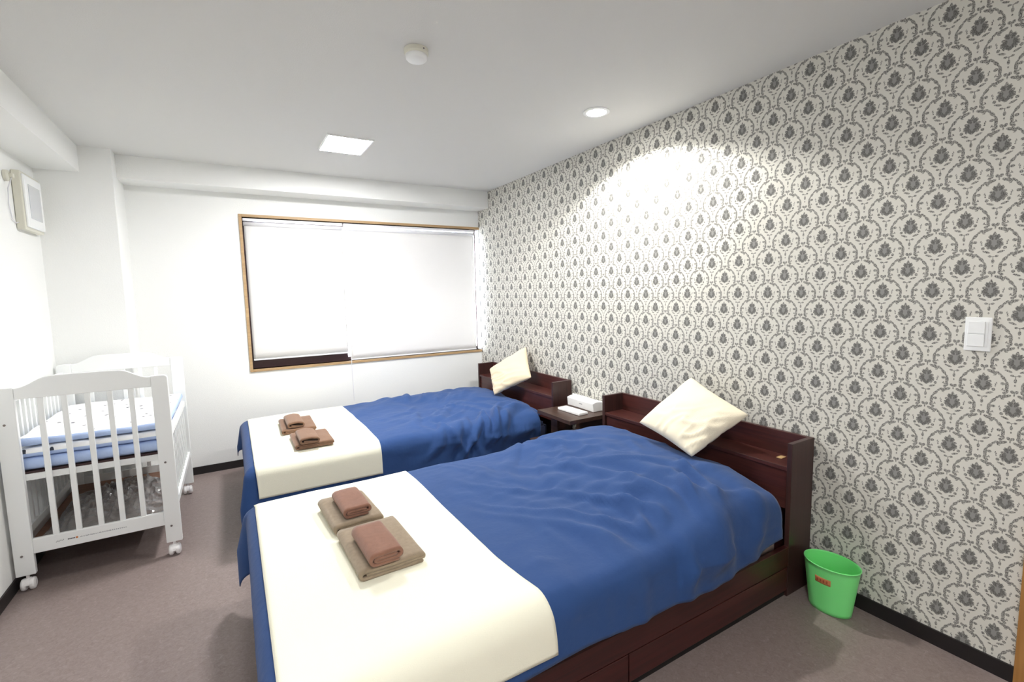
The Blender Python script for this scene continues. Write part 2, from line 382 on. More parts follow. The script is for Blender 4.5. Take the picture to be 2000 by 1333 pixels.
# roller blinds
box('reveal_lining', -0.004, -0.0005, 0.001, 0.11, WZ0 + c, WZ1 - c, MAT['white_alu'], win, 0)
def blind(x0, x1, zb, label, yb):
    r = empty('roller_blind', ((x0 + x1) / 2, yb, zb), label, 'blind', 'roller blinds in the window')
    nx, nz = 40, 20; bm = bmesh.new(); zt = 2.03; V = []
    for i in range(nx + 1):
        for j in range(nz + 1):
            x = x0 + (x1 - x0) * i / nx; z = zb + (zt - zb) * j / nz
            w = 0.003 * noise.noise(Vector((x * 3.1, z * 1.3, zb))) * (1 - j / nz) * 2
            V.append(bm.verts.new((x, yb + w, z)))
    for i in range(nx):
        for j in range(nz):
            k = i * (nz + 1) + j; bm.faces.new((V[k], V[k + nz + 1], V[k + nz + 2], V[k + 1]))
    f = link('blind_fabric', bm, MAT['blind'], r, smooth=True); md = f.modifiers.new('s', 'SOLIDIFY'); md.thickness = 0.0008
    bm = bmesh.new(); prism(bm, [(yb + 0.012 * math.cos(t * PI / 10) , 2.028 + 0.017 * math.sin(t * PI / 10)) for t in range(20)], 'x', x0 - 0.004, x1 + 0.004)
    link('roller_tube', bm, MAT['white_alu'], r, smooth=True)
    box('head_rail', x0 - 0.006, x1 + 0.006, yb - 0.010, yb + 0.022, 2.052, 2.074, MAT['white_alu'], r)
    box('bottom_bar', x0, x1, yb - 0.006, yb + 0.006, zb - 0.004, zb + 0.008, MAT['white_alu'], r, 0.002)
blind(-2.150, -1.375, 0.893, 'shorter left white roller blind ending above the wooden sill', 0.022)
blind(-1.352, -0.052, 0.825, 'wider right white roller blind drawn down to the wooden sill', 0.022)
bm = bmesh.new()
tube(bm, [(-1.362, -0.014, 2.05), (-1.360, -0.018, 1.6), (-1.358, -0.018, 1.0), (-1.355, -0.018, 0.44)], 0.0016)
tube(bm, [(-1.366, -0.014, 2.05), (-1.368, -0.018, 1.6), (-1.366, -0.018, 1.0), (-1.355, -0.018, 0.44)], 0.0016)
for k in range(0): pass
tag(link('blind_cord', bm, MAT['cord']), 'thin white looped pull cord hanging between the two roller blinds', 'cord')

# ------------------------------------------------------------------ ceiling things
def panel(cx, cy, label, e):
    pl = empty('ceiling_light', (cx, cy, H), label, 'light')
    bm = bmesh.new(); a, b_ = 0.145, 0.180
    for x0, x1, y0, y1 in ((-a, -a + 0.010, -b_, b_), (a - 0.010, a, -b_, b_), (-a + 0.010, a - 0.010, -b_, -b_ + 0.010), (-a + 0.010, a - 0.010, b_ - 0.010, b_)):
        bx(bm, cx + x0, cx + x1, cy + y0, cy + y1, H - 0.010, H)
    link('frame', bm, MAT['plastic'], pl)
    bm = bmesh.new(); bx(bm, cx - a + 0.010, cx + a - 0.010, cy - b_ + 0.010, cy + b_ - 0.010, H - 0.0085, H - 0.001)
    link('diffuser', bm, emis('panel_glow', (1.0, 0.995, 1.0), e), pl)
panel(-1.555, -1.145, 'bright square flat panel light on the ceiling near the window', PANEL_E)
panel(-2.10, -4.65, 'square flat panel light on the ceiling above and behind the viewer', PANEL_E * 0.58)
dl = empty('downlight', (-0.43, -2.37, H), 'small round bright recessed downlight near the patterned wall', 'light')
bm = bmesh.new()
n = 40
ri = [[bm.verts.new((-0.43 + r * math.cos(2 * PI * k / n), -2.37 + r * math.sin(2 * PI * k / n), z)) for k in range(n)] for r, z in ((0.074, H), (0.074, H - 0.006), (0.056, H - 0.007), (0.056, H - 0.0))]
for A, B in zip(ri, ri[1:]):
    for k in range(n): bm.faces.new((A[k], A[(k + 1) % n], B[(k + 1) % n], B[k]))
link('trim_ring', bm, MAT['plastic'], dl, smooth=False)
bm = bmesh.new(); lathe(bm, [(0.055, -0.0045), (0.055, -0.0005)], (-0.43, -2.37, H), 40)
link('lamp_disc', bm, emis('downlight_glow', (1.0, 0.985, 0.95), DOWN_E), dl)
sd = empty('fire_detector', (-1.555, -2.55, H), 'round fire alarm detector on the ceiling, beige base and white dome', 'detector')
bm = bmesh.new(); lathe(bm, [(0.050, 0), (0.050, -0.016), (0.046, -0.024)], (-1.555, -2.55, H), 40); link('base', bm, MAT['cream_plastic'], sd, bevel=0.001)
bm = bmesh.new(); lathe(bm, [(0.045, -0.020), (0.044, -0.036), (0.038, -0.043), (0.02, -0.047), (0.004, -0.048)], (-1.555, -2.55, H), 40); link('dome', bm, MAT['plastic'], sd, smooth=True)
bm = bmesh.new(); lathe(bm, [(0.003, 0), (0.003, -0.002)], (-1.540, -2.5985, H - 0.011), 12, rot=Matrix.Rotation(PI / 2, 3, 'X')); link('indicator', bm, MAT['dark_mark'], sd)

# ------------------------------------------------------------------ vent fan on the left wall, with plug
vf = empty('ventilation_fan', (XL, -0.60, 1.84), 'square cream ventilation fan box high on the left wall', 'fan')
box('casing', XL + 0.001, XL + 0.040, -0.752, -0.435, 1.835, 2.165, MAT['cream_plastic'], vf, 0.006)
box('front_cover', XL + 0.036, XL + 0.052, -0.738, -0.450, 1.850, 2.150, MAT['plastic'], vf, 0.008)
box('glossy_panel', XL + 0.050, XL + 0.055, -0.690, -0.500, 1.905, 2.100, MAT['gloss_panel'], vf, 0.003)
po = empty('wall_outlet', (XL, -0.85, 2.11), 'small beige round outlet with plug at the left edge beside the fan', 'outlet')
bm = bmesh.new(); lathe(bm, [(0.030, 0), (0.030, 0.014), (0.024, 0.022)], (XL + 0.001, -0.845, 2.110), 24, rot=Matrix.Rotation(PI / 2, 3, 'Y')); link('outlet_body', bm, MAT['cream_plastic'], po, bevel=0.001)
bm = bmesh.new(); bx(bm, XL + 0.020, XL + 0.040, -0.858, -0.832, 2.100, 2.122); link('plug', bm, MAT['cream_plastic'], po, bevel=0.003)
bm = bmesh.new(); tube(bm, [(XL + 0.03, -0.845, 2.102), (XL + 0.012, -0.852, 2.04), (XL + 0.006, -0.845, 1.96), (XL + 0.006, -0.815, 1.88), (XL + 0.008, -0.775, 1.865), (XL + 0.012, -0.752, 1.872)], 0.0028)
link('cord', bm, MAT['cord'], po, smooth=True)

# ------------------------------------------------------------------ light switch
ls = empty('light_switch', (0, -3.924, 1.17), 'white double rocker light switch on the patterned wall', 'switch')
box('plate', -0.008, -0.0005, -3.960, -3.888, 1.170, 1.291, MAT['plastic'], ls, 0.003)
for z0 in (1.187, 1.2325): box('rocker', -0.0125, -0.006, -3.943, -3.897, z0, z0 + 0.044, MAT['plastic'], ls, 0.0015)
box('indicator_strip', -0.010, -0.006, -3.951, -3.9435, 1.187, 1.2765, MAT['plastic'], ls, 0.0008)

# ------------------------------------------------------------------ beds
HB = 0.717; SH = 0.604; HD = 0.19; XF = -2.17
def bed(ya, yb, label):
    """ya = far (window) side, yb = near side of the headboard"""
    r = empty('bed', (0, (ya + yb) / 2, 0), label, 'bed', 'dark wooden beds with shelf headboards')
    t = 0.022
    for s, yy in ((1, ya), (-1, yb)):
        box('side_panel', -HD, -0.010, min(yy, yy - s * t), max(yy, yy - s * t), 0, HB, MAT['wood_z'], r)
    box('back_panel', -0.030, -0.010, yb + t, ya - t, 0.10, HB, MAT['wood_y'], r)
    box('shelf', -HD + 0.004, -0.030, yb + t, ya - t, SH - 0.018, SH, MAT['wood_y'], r)
    box('front_panel', -HD + 0.014, -HD + 0.030, yb + t, ya - t, 0.405, SH - 0.018, MAT['wood_y'], r)
    for s, yy in ((1, ya), (-1, yb)):
        a_, b_ = (yy - t, yy) if s > 0 else (yy, yy + t)
        box('side_rail', XF, -HD, a_, b_, 0.146, 0.239, MAT['wood_x'], r)
        box('plinth', XF + 0.02, -HD, a_ + (0.0 if s < 0 else 0.0) + 0.012 * (1 if s < 0 else -1), b_ + 0.012 * (1 if s < 0 else -1), 0.0, 0.03, MAT['black'], r)
    for x0, x1 in ((-1.171, -HD - 0.003), (XF + 0.003, -1.176)):
        d = box('drawer', x0, x1, yb + 0.001, yb + t, 0.032, 0.141, MAT['wood_x'], r, 0.002)
    box('foot_board', XF - t, XF, yb, ya, 0.0, 0.26, MAT['wood_y'], r)
    box('slat_base', XF, -HD - 0.001, yb + t, ya - t, 0.15, 0.19, MAT['black'], r, 0)
    return r
BY1 = (-2.140, -3.395); BY2 = (-0.280, -1.574)
b1 = bed(*BY1, 'dark brown wooden bed with headboard shelf, nearest to the camera')
bm = bmesh.new(); bx(bm, -0.100, -0.060, -3.298, -3.272, SH, SH + 0.003); link('shelf_outlet', bm, MAT['brass'], b1, bevel=0.001)
b2 = bed(*BY2, 'dark brown wooden bed with headboard shelf, by the window')

def rounded_slab(bm, x0, x1, y0, y1, z0, z1, r=0.05, e=0.02):
    bx(bm, x0, x1, y0, y1, z0, z1)
    bmesh.ops.bevel(bm, geom=list(bm.edges), offset=r, segments=4, affect='EDGES')
for (ya, yb), lab in ((BY1, 'pale pink mattress peeking out under the blue duvet of the nearest bed'), (BY2, 'dark covered mattress under the blue duvet of the bed by the window')):
    bm = bmesh.new(); rounded_slab(bm, XF + 0.03, -HD - 0.025, yb + 0.035, ya - 0.035, 0.191, 0.405, 0.03)
    tag(link('mattress', bm, MAT['sheet'] if ya < -1 else MAT['navy_sheet'], smooth=True), lab, 'mattress', 'mattresses on the two beds')

# --- draped cloth over a bed
X_HEAD = -0.245
def ridge(p):
    return 1 - abs(noise.noise(p)) * 2.0
def smooth(a, b, x):
    t = max(0, min(1, (x - a) / (b - a))); return t * t * (3 - 2 * t)
class Drape:
    def __init__(s, yc, Wh, L, z0, seed, hump, wr):
        s.folds = ((0.15, 6.0, 0.034), (0.55, 7.5, 0.028), (-0.35, 7.0, 0.028), (1.2, 7.0, 0.014)) if wr > 0 else ((-0.75, 5.0, 0.040), (-0.45, 6.5, 0.032), (-1.1, 6.5, 0.026), (0.5, 6.0, 0.018))
        s.yc, s.Wh, s.L, s.z0, s.seed, s.hump, s.wr = yc, Wh, L, z0, seed, hump, wr
        s.r = 0.062; s.ear = 1.25 if wr > 0 else 1.0
    def height(s, a, t):
        """extra thickness of the bedding at cloth coordinates a (from the head), t (toward the camera +)"""
        tt = max(-s.Wh, min(s.Wh, t)) / s.Wh
        h = 0.018 * (1 - tt ** 4) * (1 - smooth(1.7, 2.0, a))
        # pillow and bunched duvet near the head
        h += s.hump * (1 - smooth(0.28, 0.80, a)) * (1 - abs(tt) ** 5 * 0.65) * (0.75 + 0.25 * smooth(0.0, 0.14, a))
        h += 0.012 * noise.noise(Vector((a * 2.2, t * 2.2, s.seed)))
        return h
    def wrinkle(s, a, t):
        """soft creases: short folds whose direction, spacing and strength drift over the cloth"""
        k = (1 - smooth(1.16, 1.36, a) * 0.9) * (1 - 0.72 * smooth(s.Wh, s.Wh + 0.15, t))
        N = lambda x, y, z: noise.noise(Vector((x, y, z + s.seed)))
        wx = 0.16 * N(a * 1.6, t * 1.6, 1) + 0.035 * N(a * 5, t * 5, 2); wy = 0.16 * N(a * 1.6, t * 1.6, 11) + 0.035 * N(a * 5, t * 5, 12)
        a2, t2 = a + wx, t + wy
        mid = smooth(0.04, 0.22, a) * (1 - smooth(0.70, 1.15, a)); side = smooth(-0.05, s.Wh * 0.9, t) 
        w = 0.0
        # folds falling toward the near side, fanning out from the pillow
        for q, (ang, fr, am) in enumerate(s.folds):
            ca, sa = math.cos(ang), math.sin(ang)
            d = a2 * ca + t2 * sa; e = -a2 * sa + t2 * ca
            n = N(d * fr, e * fr * 0.16, 30 + q * 7)
            f = max(0, 1 - math.sqrt(n * n + 0.003) * 2.7)
            msk = smooth(-0.08, 0.30, N(a * 2.4, t * 2.4, 50 + q * 5))
            w += am * f * f * (3 - 2 * f) * msk * (0.25 + (1.15 * mid * (0.35 + 0.65 * side)))
        w += 0.009 * mid * N(a * 7, t * 7, 70) + 0.0012 * N(a * 20, t * 20, 71)
        # fine straight creases along the bed
        f = max(0, 1 - abs(N(a * 2.0, t * 17, 80)) * 5); w += 0.0018 * f * f
        return w * k
    def P(s, a, t, off=0.0, wr=1.0):
        r = s.r; L, Wh = s.L, s.Wh
        dx = max(0, a - (L - r)); dy = max(0, abs(t) - (Wh - r)); d = math.hypot(dx, dy)
        sg = 1 if t > 0 else -1
        ht = s.height(a, t); w = s.wrinkle(a, t) * wr
        w *= 1 - smooth(0.0, 0.12, min(dx, dy))
        ro = r + off + w
        bxp = min(a, L - r); byp = sg * min(abs(t), Wh - r)
        if d < 1e-9: hx = hy = 0; z = s.z0 + ht * 1 + off + w
        else:
            ph = d / r
            ux, uy = dx / d, dy / d * sg
            if ph < PI / 2:
                hh = ro * math.sin(ph); z = s.z0 - r + ro * math.cos(ph) + ht * math.cos(ph) ** 0.5 if math.cos(ph) > 0 else s.z0 - r
            else:
                ex = d - r * PI / 2; hh = ro + (-0.03 + 0.09 * dy * dy / (d * d)) * ex + 0.6 * w; z = s.z0 - r - ex
            both = (2 * abs(ux * uy))
            hh *= 1 + both ** 2 * s.ear * min(1, d / 0.25)
            z = max(z, 0.012 + off)
            hx, hy = ux * hh, uy * hh
        return Vector((X_HEAD - bxp - hx, s.yc - byp - hy, z))
    def mesh(s, name, m, a0, a1, t0, t1, off, da=0.0125, thick=0.004, wr=1.0, edge=None):
        na = max(2, int((a1 - a0) / da)); nt_ = max(2, int((t1 - t0) / da)); bm = bmesh.new(); V = []
        for i in range(na + 1):
            for j in range(nt_ + 1):
                a = a0 + (a1 - a0) * i / na; t = t0 + (t1 - t0) * j / nt_
                if edge: a, t = edge(a, t, i / na, j / nt_)
                V.append(bm.verts.new(s.P(a, t, off, wr)))
        for i in range(na):
            for j in range(nt_):
                k = i * (nt_ + 1) + j; bm.faces.new((V[k], V[k + 1], V[k + nt_ + 2], V[k + nt_ + 1]))
        o = link(name, bm, m, smooth=True, recalc=False)
        md = o.modifiers.new('thickness', 'SOLIDIFY'); md.thickness = thick; md.offset = -1
        return o
    def top(s, x, y):
        return s.P(X_HEAD - x, s.yc - y, 0).z

D1 = Drape(-2.772, 0.655, 2.050, 0.478, 1.3, 0.070, 1)
D1_near = 0.165
D2 = Drape(-0.932, 0.640, 2.040, 0.466, 7.9, 0.036, -1)
OV = 0.27
def wavy(seed, up):
    def e(a, t, u, v):
        if t > 0: t = t * (1 - (up / 0.86) * (1 - smooth(0.0, 0.55, a)))     # the near hem rises toward the headboard
        ed = smooth(0.85, 1.0, u); ev = smooth(0.88, 1.0, v); hd = 1 - smooth(0, 0.12, u)
        a2 = a + ed * 0.02 * noise.noise(Vector((t * 3, seed, 0))) + hd * 0.035 * noise.noise(Vector((t * 4, seed, 4)))
        a2 += 0.05 * (1 - smooth(0, 0.25, u)) * smooth(0.25, 0.6, t)
        t2 = t + ev * 0.010 * noise.noise(Vector((a * 3, seed, 2)))
        return a2, t2
    return e
o = D1.mesh('duvet', MAT['duvet'], 0.02, D1.L + OV, -(D1.Wh + OV - 0.08), D1.Wh + D1_near, 0, edge=wavy(1, 0.05))
tag(o, 'large navy blue duvet with soft creases on the bed nearest the camera', 'duvet', 'navy duvets on the beds')
o = D2.mesh('duvet', MAT['duvet'], 0.02, D2.L + 0.19, -(D2.Wh + 0.15), D2.Wh + 0.25, 0, edge=wavy(5, 0.12))
tag(o, 'wrinkled navy blue duvet on the far bed beside the window', 'duvet', 'navy duvets on the beds')
o = D1.mesh('bed_runner', MAT['runner'], 1.318, 2.012, -0.625, 0.785, 0.007, thick=0.004, wr=1.0, edge=lambda a, t, u, v: (a - 0.05 * smooth(0.35, 0.785, t) * (1 - u), t))
tag(o, 'cream bed runner across the foot of the nearest bed, under taupe towels', 'bed runner', 'cream bed runners')
o = D2.mesh('bed_runner', MAT['runner'], 1.285, 1.990, -0.65, 0.790, 0.007, thick=0.004, wr=1.0)
tag(o, 'cream bed runner across the foot of the far bed by the window', 'bed runner', 'cream bed runners')

# --- pillows showing under the duvets
def pillow(cx, cy, cz, lx, ly, lz, rz, m, name='pillow'):
    bm = bmesh.new(); n = 28; R = Matrix.Rotation(rz, 3, 'Z')
    V = {}
    for side in (1, -1):
        for i in range(n + 1):
            for j in range(n + 1):
                u = -1 + 2 * i / n; v = -1 + 2 * j / n
                if side < 0 and (i in (0, n) or j in (0, n)): V[(side, i, j)] = V[(1, i, j)]; continue
                k = ((1 - u ** 4) * (1 - v ** 4)) ** 0.5
                p = Vector((u * lx / 2 * (1 - 0.06 * v * v), v * ly / 2 * (1 - 0.06 * u * u), side * lz / 2 * k + 0.004 * noise.noise(Vector((u * 3, v * 3, cx)))))
                V[(side, i, j)] = bm.verts.new(R @ p + Vector((cx, cy, cz)))
    for side in (1, -1):
        for i in range(n):
            for j in range(n):
                f = [V[(side, i, j)], V[(side, i + 1, j)], V[(side, i + 1, j + 1)], V[(side, i, j + 1)]]
                bm.faces.new(f if side > 0 else f[::-1])
    return link(name, bm, m, smooth=True)
tag(pillow(-0.395, -3.02, 0.460, 0.36, 0.62, 0.10, 0.0, MAT['duvet']), 'navy pillow poking out from under the duvet by the nearest headboard', 'pillow', 'navy pillows under the duvets')
tag(pillow(-0.395, -1.18, 0.456, 0.36, 0.62, 0.09, 0.0, MAT['duvet']), 'navy pillow tucked under the duvet of the window bed', 'pillow', 'navy pillows under the duvets')

# --- square scatter cushions given by their four corners
def cushion(T, L, B, R, th, m, seed, label):
    T, L, B, R = map(Vector, (T, L, B, R)); n = 44; bm = bmesh.new(); V = {}
    nrm = ((T - B).cross(L - R)).normalized()
    if nrm.x > 0: nrm = -nrm
    for side in (1, -1):
        for i in range(n + 1):
            for j in range(n + 1):
                if side < 0 and (i in (0, n) or j in (0, n)): V[(side, i, j)] = V[(1, i, j)]; continue
                u = i / n; v = j / n
                uu, vv = 2 * u - 1, 2 * v - 1
                # edges bow inward, corners stay sharp
                u2 = 0.5 + (u - 0.5) * (1 - 0.07 * (1 - vv * vv)); v2 = 0.5 + (v - 0.5) * (1 - 0.07 * (1 - uu * uu))
                k = ((1 - uu ** 2) * (1 - vv ** 2)) ** 0.46; cr_ = 1 - 0.035 * (abs(uu * vv)) ** 6; u2 = 0.5 + (u2 - 0.5) * cr_; v2 = 0.5 + (v2 - 0.5) * cr_
                p = T * (1 - u2) * (1 - v2) + L * u2 * (1 - v2) + B * u2 * v2 + R * (1 - u2) * v2
                q = Vector((uu * 2, vv * 2, seed))
                fold = ridge(Vector((uu * 1.5 + vv * 3.2, (uu - vv) * 0.9, seed)))
                w = 0.010 * noise.noise(q) + 0.016 * (fold ** 4 if fold > 0 else 0) * smooth(0, 1, vv * 0.5 + uu * 0.5 + 0.35)
                p = p + nrm * (side * (th / 2) * k + w * min(1, k * 2))
                V[(side, i, j)] = bm.verts.new(p)
    for side in (1, -1):
        for i in range(n):
            for j in range(n):
                f = [V[(side, i, j)], V[(side, i + 1, j)], V[(side, i + 1, j + 1)], V[(side, i, j + 1)]]
                bm.faces.new(f if side > 0 else f[::-1])
    return tag(link('cushion', bm, m, smooth=True), label, 'cushion', 'scatter cushions against the headboards')
cushion((-0.040, -2.730, 0.915), (-0.335, -2.605, 0.660), (-0.390, -3.022, 0.585), (-0.110, -3.145, 0.785), 0.13, MAT['cushion'], 2.2, 'large cream square cushion standing on its corner on the nearest bed')
cushion((-0.035, -0.960, 0.935), (-0.240, -0.615, 0.705), (-0.375, -0.945, 0.528), (-0.185, -1.270, 0.712), 0.12, MAT['cushion2'], 5.1, 'beige square cushion standing on its corner on the bed by the window')

# ------------------------------------------------------------------ folded towels
def towel(name, cx, cy, z, w, l, hgt, layers, m, rz, label, seed, hollow=False):
    """folded cloth: a spiral cross-section in x-z, pulled along y; open end toward the camera"""
    t = hgt / layers; path = []
    def arc(c, cz, r, a0, a1, k=8):
        for i in range(k + 1):
            a = a0 + (a1 - a0) * i / k; path.append((c + r * math.cos(a), cz + r * math.sin(a)))
    if hollow:
        R = hgt / 2 - t / 2; hw = w / 2 - R
        path.append((hw * 0.7, t * 0.5)); 
        arc(-hw, R + t / 2, R, -PI / 2, -3 * PI / 2, 10)
        path.append((-hw * 0.3, hgt - t / 2 + 0.004)); path.append((hw * 0.3, hgt - t / 2 + 0.005))
        arc(hw, R + t / 2, R, PI / 2, -PI / 2, 10)
        path.append((0, t * 0.62 + 0.002)); path.append((-hw * 0.8, t * 1.5))
    else:
        R = (hgt - t) / 2; hw = w / 2 - R - t / 2
        path.append((hw, t * 0.5)); path.append((0, t * 0.5))
        arc(-hw, R + t / 2, R, -PI / 2, -3 * PI / 2, 10)
        path.append((0, hgt - t / 2))
        Ri = (hgt - 2 * t) / 2 if layers > 2 else R
        arc(hw, hgt - t / 2 - Ri, Ri, PI / 2, -PI / 2, 10)
        if layers > 2:
            zz = hgt - t / 2 - 2 * Ri
            path.append((0, zz))
            if layers > 3:
                arc(-hw + 0.3 * t, zz + t * 0.5, t * 0.5, -PI / 2, -3 * PI / 2, 8)
                path.append((0, zz + t)); path.append((hw * 0.85, zz + t))
            else: path.append((-hw * 0.9, zz))
    # resample
    P = [Vector((a, b, 0)) for a, b in path]; Q = [P[0]]
    for a, b in zip(P, P[1:]):
        k = max(1, int((b - a).length / 0.012))
        for i in range(1, k + 1): Q.append(a.lerp(b, i / k))
    hw_ = t * 0.46; up_, dn = [], []
    for i, p in enumerate(Q):
        d = (Q[min(i + 1, len(Q) - 1)] - Q[max(i - 1, 0)])
        d.normalize(); nn = Vector((-d.y, d.x, 0)); up_.append(p + nn * hw_); dn.append(p - nn * hw_)
    # rounded lip at both ends of the strip
    outline = up_ + [Q[-1] + (Q[-1] - Q[-2]).normalized() * hw_ * 0.7] + dn[::-1] + [Q[0] - (Q[1] - Q[0]).normalized() * hw_ * 0.7]
    ns = 18; bm = bmesh.new(); rings = []
    Rz = Matrix.Rotation(rz, 3, 'Z')
    for j in range(ns + 1):
        y = -l / 2 + l * j / ns; ring = []
        e = abs(2 * j / ns - 1)
        for k, p in enumerate(outline):
            wv = 0.0028 * noise.noise(Vector((p.x * 14, y * 12, seed + p.y * 18)))
            yy = y * (1 + 0.02 * noise.noise(Vector((p.x * 9, p.y * 60, seed)))) 
            zz = max(0.0008, p.y + wv - (0.002 * smooth(0.8, 1, e) if p.y > hgt * 0.4 else 0))
            sag = 1 + 0.02 * noise.noise(Vector((y * 7, seed, 1)))
            v = Rz @ Vector((p.x * sag, yy, 0)); ring.append(bm.verts.new((cx + v.x, cy + v.y, z + zz)))
        rings.append(ring)
    K = len(outline)
    for A, B in zip(rings, rings[1:]):
        for k in range(K): bm.faces.new((A[k], A[(k + 1) % K], B[(k + 1) % K], B[k]))
    # caps as a strip of quads between the two offset lines
    for ring, flip in ((rings[0], False), (rings[-1], True)):
        nq = len(up_)
        for i in range(nq - 1):
            f = [ring[i], ring[i + 1], ring[2 * nq - i - 1], ring[2 * nq - i]]
            bm.faces.new(f if not flip else f[::-1])
        f = [ring[nq - 1], ring[nq], ring[nq + 1]]; bm.faces.new(f if not flip else f[::-1])
        f = [ring[0], ring[2 * nq], ring[2 * nq + 1]]; bm.faces.new(f if not flip else f[::-1])
    return tag(link(name, bm, m, smooth=True), label, 'towel', 'folded towels on the bed runners')
def zt(D, x, y, w=0.19, l=0.28):
    return max(D.top(x + w * i / 8, y + l * j / 8) for i in range(-4, 5) for j in range(-4, 5)) + 0.0105
zA = zt(D1, -1.922, -2.55); zB = zt(D1, -1.893, -2.895, 0.22, 0.32)
towel('bath_towel', -1.922, -2.550, zA, 0.200, 0.290, 0.040, 3, MAT['taupe'], 0.05, 'folded taupe bath towel, the farther of two on the nearest bed', 1)
towel('hand_towel', -1.917, -2.562, zA + 0.041, 0.115, 0.215, 0.042, 4, MAT['brown'], 0.03, 'thick brown hand towel on the farther taupe towel, nearest bed', 2)
towel('bath_towel', -1.893, -2.895, zB, 0.228, 0.325, 0.036, 3, MAT['taupe'], 0.03, 'wide folded taupe bath towel, closest to the camera on the nearest bed', 3)
towel('hand_towel', -1.915, -2.950, zB + 0.037, 0.118, 0.225, 0.046, 4, MAT['brown'], 0.04, 'thick brown hand towel on the wide taupe towel closest to camera', 4)
zC = zt(D2, -1.938, -0.885, 0.22, 0.35); zD = zt(D2, -1.90, -1.31, 0.23, 0.30)
towel('bath_towel', -1.938, -0.885, zC, 0.225, 0.360, 0.032, 3, MAT['tan'], -0.02, 'flat brown towel with loose roll on it, nearer the window on far bed', 5)
towel('hand_towel', -1.962, -0.915, zC + 0.034, 0.098, 0.280, 0.038, 3.4, MAT['tan'], 0.0, 'small hollow rolled brown towel nearer the window on far bed', 6, hollow=True)
towel('bath_towel', -1.900, -1.310, zD, 0.232, 0.310, 0.030, 3, MAT['tan'], 0.0, 'flat brown towel with curled corner at the near edge of far bed', 7)
towel('hand_towel', -1.932, -1.365, zD + 0.032, 0.104, 0.235, 0.038, 3.4, MAT['tan'], 0.0, 'small hollow rolled brown towel at the near edge of far bed', 8, hollow=True)

# ------------------------------------------------------------------ bedside table
bt = empty('bedside_table', (-0.2, -1.85, 0), 'dark brown open bedside table with shelf standing between the two beds', 'table')
TY0, TY1, TX = -2.048, -1.655, -0.392
box('table_top', TX, -0.012, TY0, TY1, 0.523, 0.550, MAT['table'], bt)
box('shelf', TX - 0.070, -0.012, TY0, TY1, 0.322, 0.346, MAT['table'], bt)
box('base', TX - 0.070, -0.012, TY0, TY1, 0.012, 0.036, MAT['table'], bt)
box('upright', TX + 0.10, TX + 0.125, TY1 - 0.11, TY1 - 0.03, 0.346, 0.523, MAT['table'], bt)
box('upright', TX + 0.10, TX + 0.125, TY1 - 0.11, TY1 - 0.03, 0.036, 0.322, MAT['table'], bt)
box('back_panel', -0.032, -0.012, TY0, TY1, 0.036, 0.523, MAT['table'], bt)
for yy in (TY0 + 0.02, TY1 - 0.05): box('foot', TX + 0.03, -0.03, yy, yy + 0.03, 0, 0.012, MAT['black'], bt)
# tissue packet
tb = empty('tissue_box', (-0.06, -1.80, 0.55), 'white tissue packet standing on the bedside table against the wall', 'tissues')
zt0 = 0.5505
bm = bmesh.new(); y0, y1 = -1.958, -1.655
prism(bm, [(-0.112, zt0), (-0.118, zt0 + 0.062), (-0.085, zt0 + 0.072), (-0.020, zt0 + 0.066), (-0.014, zt0)], 'y', y0, y1)
link('packet', bm, MAT['paper'], tb, bevel=0.004)
bm = bmesh.new(); prism(bm, [(-0.070, zt0 + 0.060), (-0.072, zt0 + 0.082), (-0.066, zt0 + 0.084), (-0.030, zt0 + 0.068), (-0.030, zt0 + 0.060)], 'y', y0 + 0.10, y1 - 0.006)
link('top_flap', bm, MAT['paper'], tb, bevel=0.002)
bm = bmesh.new(); prism(bm, [(-0.1150, zt0 + 0.034), (-0.1165, zt0 + 0.034), (-0.1168, zt0 + 0.039), (-0.1152, zt0 + 0.039)], 'y', -1.835, -1.800)
link('printed_mark', bm, MAT['grey_mark'], tb)
bm = bmesh.new(); bx(bm, -0.262, -0.180, -1.975, -1.735, zt0, zt0 + 0.018)
bmesh.ops.rotate(bm, verts=bm.verts, cent=(-0.22, -1.85, zt0), matrix=Matrix.Rotation(0.04, 3, 'Z'))
tag(link('wet_wipe_case', bm, MAT['paper'], bevel=0.004, seg=3), 'flat white plastic case lying in front of the tissue packet', 'case')

# ------------------------------------------------------------------ waste bin
wb = empty('waste_bin', (-0.118, -3.538, 0), 'bright green oval plastic waste bin on the floor by the patterned wall', 'bin')
bm = bmesh.new(); n = 64; prof = []
for k in range(13):
    f = k / 12; prof.append((0.060 + 0.021 * f, 0.083 + 0.025 * f, 0.002 + 0.208 * f))
prof = [(0.052, 0.075, 0.0005)] + prof + [(0.0835, 0.1105, 0.2115), (0.0835, 0.1105, 0.2150), (0.0815, 0.1085, 0.2165), (0.0795, 0.1065, 0.2140)]
for k in range(12, -1, -1):
    f = k / 12; prof.append((0.0585 + 0.0205 * f, 0.0815 + 0.0245 * f, 0.005 + 0.205 * f))
rings = [[bm.verts.new((-0.105 + a * math.cos(2 * PI * k / n) - 0.005, -3.538 + b_ * math.sin(2 * PI * k / n), z)) for k in range(n)] for a, b_, z in prof]
for A, B in zip(rings, rings[1:]):
    for k in range(n): bm.faces.new((A[k], A[(k + 1) % n], B[(k + 1) % n], B[k]))
bm.faces.new(rings[0][::-1]); bm.faces.new(rings[-1])
link('bin_body', bm, MAT['green'], wb, smooth=True)
